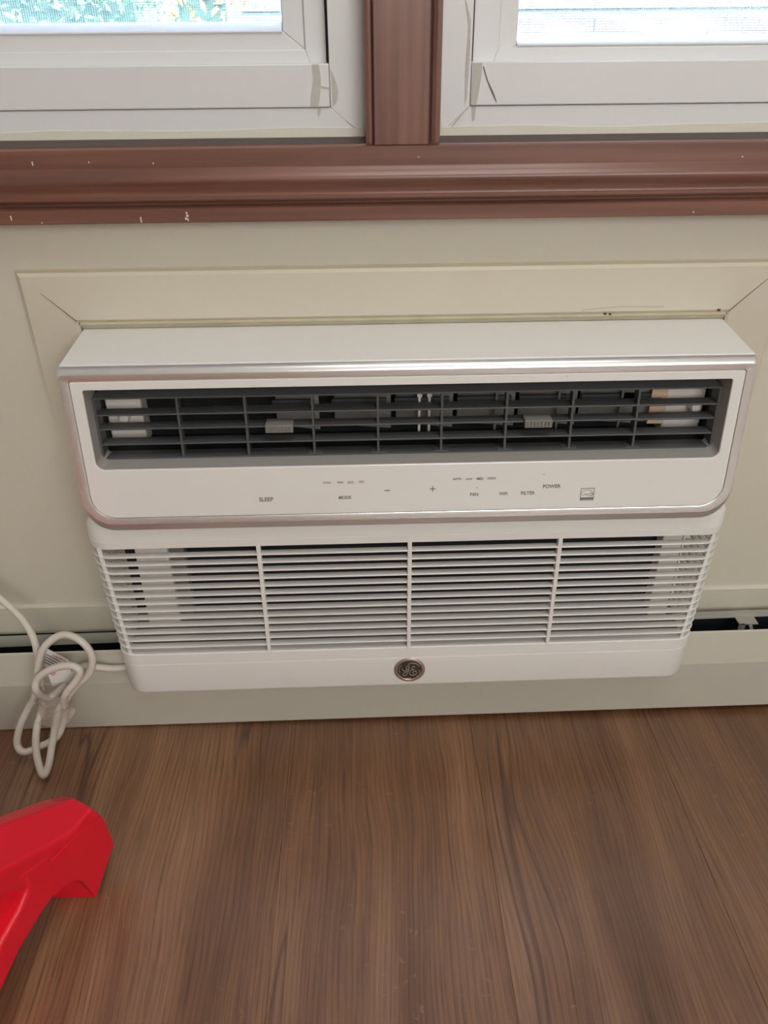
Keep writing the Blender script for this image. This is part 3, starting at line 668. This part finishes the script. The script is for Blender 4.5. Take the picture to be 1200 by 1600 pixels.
# warning label wrapped on the cord
q = [Vector((-.4215, -.0760, .1480)), Vector((-.3990, -.0770, .1295)), Vector((-.3985, -.0830, .1085)), Vector((-.4250, -.0820, .0930)), Vector((-.4285, -.0790, .1250))]
nn = (q[1]-q[0]).cross(q[3]-q[0]).normalized()
if nn.y > 0: nn = -nn
tg = cp('warning_tag', G().prism(list(range(5)), lambda i: q[i]+nn*.0002, lambda i: q[i]-nn*.0004), m_tag)
ux = (q[1]-q[0]).normalized(); uy = nn.cross(ux).normalized()
if uy.z < 0: uy = -uy
def tagtext(s, o_, wd, m):
    cu = bpy.data.curves.new('t', 'FONT'); cu.body = s; cu.size = 1; cu.offset = .015; cu.extrude = .01
    to = bpy.data.objects.new('t', cu); COL.objects.link(to); dg = bpy.context.evaluated_depsgraph_get()
    me = bpy.data.meshes.new_from_object(to.evaluated_get(dg)); bpy.data.objects.remove(to); bpy.data.curves.remove(cu)
    xs = [v.co.x for v in me.vertices]; sc = wd/(max(xs)-min(xs)); x0 = min(xs)
    for v in me.vertices: v.co = q[0]+ux*(o_[0]+(v.co.x-x0)*sc)+uy*(o_[1]+v.co.y*sc)+nn*(.0004+v.co.z*.01)-C0
    me.materials.clear(); me.materials.append(m); return link('lettering', me, tg)
tagtext('CAUTION', (.0100, -.0052), .0185, m_red_ink)
g = G()
for i in range(4):
    a = q[0]+ux*(.0035+.001*i)+uy*(-.0078-.0036*i)+nn*.0004; b_ = a+ux*(.0190-.0015*i)
    g.rings([[a, a+uy*.0009, a+uy*.0009+nn*.0002, a+nn*.0002], [b_, b_+uy*.0009, b_+uy*.0009+nn*.0002, b_+nn*.0002]], True, (True, True))
cp('print_lines', g, m_black_ink, tg)['kind'] = 'stuff'
g = G()
for i in range(2):
    a = q[0]+ux*(.0095+.001*i)+uy*(-.0262-.0030*i)+nn*.0004; b_ = a+ux*(.0165-.0015*i)
    g.rings([[a, a+uy*.0011, a+uy*.0011+nn*.0002, a+nn*.0002], [b_, b_+uy*.0011, b_+uy*.0011+nn*.0002, b_+nn*.0002]], True, (True, True))
cp('print_lines', g, m_red_ink, tg)['kind'] = 'stuff'

# ================================================================== RED PLASTIC TOY LEG
T0 = Vector((-.332, -.2961, 0)); td = Vector((-.43250, -.90163, 0)); tn = Vector((.90163, -.43250, 0))
T = empty('toy_leg', T0); tag(T, 'red moulded plastic toy frame leg standing on the floor, cut off at the left edge', 'toy')
def tp(name, poly, n0, n1, bev=.004, seg=3):
    g = G().prism(poly, lambda p: td*p[0]+tn*n0+Vector((0, 0, p[1])), lambda p: td*p[0]+tn*n1+Vector((0, 0, p[1])))
    return g.out(name, m_red, T, bev=bev, seg=seg)
def tloft(name, secs, bev=.003):
    """secs = list of cross-sections, each a list of (s, n, z)"""
    g = G().rings([[td*s+tn*n+Vector((0, 0, z)) for s, n, z in sec] for sec in secs], True, (True, True)); return g.out(name, m_red, T, bev=bev, seg=3)
# beam with chamfered top, rising to the left
def sec(s, zb, ze, zr, w_=.062): return [(s, -.0008, zb), (s, -.0008, ze), (s-.004, -.030, zr), (s-.006, -.048, zr-.006), (s-.006, -w_, zr-.022), (s, -w_, zb)]
tloft('beam', [[(-.0375, -.0008, .040), (-.0345, -.0008, .088), (-.041, -.030, .086), (-.041, -.048, .080), (-.040, -.062, .066), (-.040, -.062, .040)],
               [(-.026, -.0008, .045), (-.026, -.0008, .110), (-.031, -.030, .106), (-.032, -.048, .097), (-.032, -.062, .080), (-.030, -.062, .045)],
               sec(.002, .060, .107, .126), sec(.046, .085, .130, .154), sec(.078, .118, .147, .174), sec(.16, .158, .190, .222), sec(.30, .232, .264, .298)])
tp('foot', [(0, 0), (-.0385, .040), (-.035, .086), (-.010, .098), (.045, .104), (.055, .085), (.0395, .060), (.0280, .0585), (.015, .051), (.007, .037), (.002, .012)], 0, -.062, .0004)
G().add([Vector(p)-T0 for p in ((-.333, -.2955, 0), (-.376, -.2945, 0), (-.376, -.2920, 0), (-.333, -.2920, 0), (-.333, -.2955, .07), (-.376, -.2945, .07), (-.376, -.2920, .07), (-.333, -.2920, .07))],
        [(3, 2, 1, 0), (4, 5, 6, 7), (0, 1, 5, 4), (1, 2, 6, 5), (2, 3, 7, 6), (3, 0, 4, 7)]).out('foot_web', m_red, T, bev=.0008)
tp('strut', [(.030, .075), (.041, .0595), (.056, .0575), (.087, .046), (.118, .025), (.150, 0), (.200, 0), (.165, .030), (.125, .060), (.100, .0765), (.075, .088), (.062, .098), (.061, .112), (.070, .125), (.03, .112)], .0002, -.062, .0040)
tp('web', [(.05, .08), (.12, .055), (.18, .02), (.30, .20), (.30, .24), (.16, .165), (.06, .115)], -.014, -.05, .002)

# ================================================================== OUTSIDE
struct(G().box(-14, 14, .3, 16, -.45, -.40).out('ground', m_gravel), 'pale paving outside the windows')
def bush(name, label, cat, x0, x1, y0, y1, z0, z1, n, m, leaf, group=None):
    T_ = empty(name, ((x0+x1)/2, (y0+y1)/2, z0)); tag(T_, label, cat, group); o_ = Vector(T_.location)
    g = G(); g.box(x0+.12*(x1-x0), x1-.12*(x1-x0), y0+.12*(y1-y0), y1-.12*(y1-y0), z0, z1-.1*(z1-z0)); g.v = [v-o_ for v in g.v]; g.out('branches', m_twig, T_)
    v = []; f = []
    for i in range(n):
        p = Vector((random.uniform(x0, x1), random.choice((random.uniform(y0, y0+.12), random.uniform(y0, y1))), random.uniform(z0, z1)))-o_
        a = Vector((random.gauss(0, 1), random.gauss(0, 1), random.gauss(0, 1))).normalized(); b_ = a.orthogonal().normalized(); L_ = leaf*random.uniform(.6, 1.3)
        k_ = len(v); c = a.cross(b_)*L_*.12
        v += [p-a*L_, p+b_*L_*.45+c, p+a*L_, p-b_*L_*.45+c]; f += [(k_, k_+1, k_+2), (k_, k_+2, k_+3)]
    tag(mesh('leaves', v, f, m, T_), kind='stuff')
bush('hedge', 'clipped blue green hedge outside the left window', 'hedge', -3.4, -.62, 3.0, 3.7, -.40, 1.55, 26000, m_leaf, .019)
bush('yellow_shrub', 'pale yellow shrub at the left end outside the left window', 'shrub', -1.95, -1.45, 2.2, 2.7, -.40, 1.1, 2600, m_leaf_y, .02)
bush('yellow_shrub', 'bright yellow shrub near the post outside the left window', 'shrub', -.66, -.45, 2.3, 2.7, -.40, 1.2, 1500, m_leaf_y, .018)
OB = empty('outbuilding', (1.6, 6.2, -.40)); tag(OB, 'pale blue clad building beyond the right window', 'building')
def ob(name, g, m): g.v = [v-Vector((1.6, 6.2, -.40)) for v in g.v]; return g.out(name, m, OB)
ob('wall', G().box(-.9, 5.2, 6.2, 8.2, -.40, 3.2), m_siding)
bme = None
for i in range(15):
    z = .86+i*.155
    if bme is None:
        o = ob('siding_board', G().prism([(0, 0), (-.022, .002), (-.008, .160), (0, .160)], lambda p: (-.92, 6.2+p[0], z+p[1]), lambda p: (5.2, 6.2+p[0], z+p[1])), m_siding); bme = o.data
    else: o = link('siding_board', bme, OB); o.location = (0, 0, i*.155)
ob('roof', G().prism([(5.9, 3.2), (7.2, 4.1), (8.5, 3.2)], lambda p: (-1.1, p[0], p[1]), lambda p: (5.4, p[0], p[1])), m_gravel)
LB = empty('brick_border', (1.5, 5.5, -.4)); tag(LB, 'low pinkish brick border in front of the pale blue building', 'border')
bme = None; n_ = 0
for r in range(15):
    for c in range(16):
        x = -.45+c*.225+(.11 if r % 2 else 0); z = -.40+r*.080
        if bme is None:
            g = G().box(x, x+.2235, 5.5, 5.6, z, z+.077); g.v = [v-Vector((1.5, 5.5, -.4)) for v in g.v]; o = g.out('brick', m_brick, LB); bme = o.data; b0 = (x, z)
        else: o = link('brick', bme, LB); o.location = (x-b0[0], random.uniform(-.004, .003), z-b0[1])
g = G().box(-.45, 3.2, 5.504, 5.59, -.4, .79); g.v = [v-Vector((1.5, 5.5, -.4)) for v in g.v]; g.out('mortar', m_brick, LB)
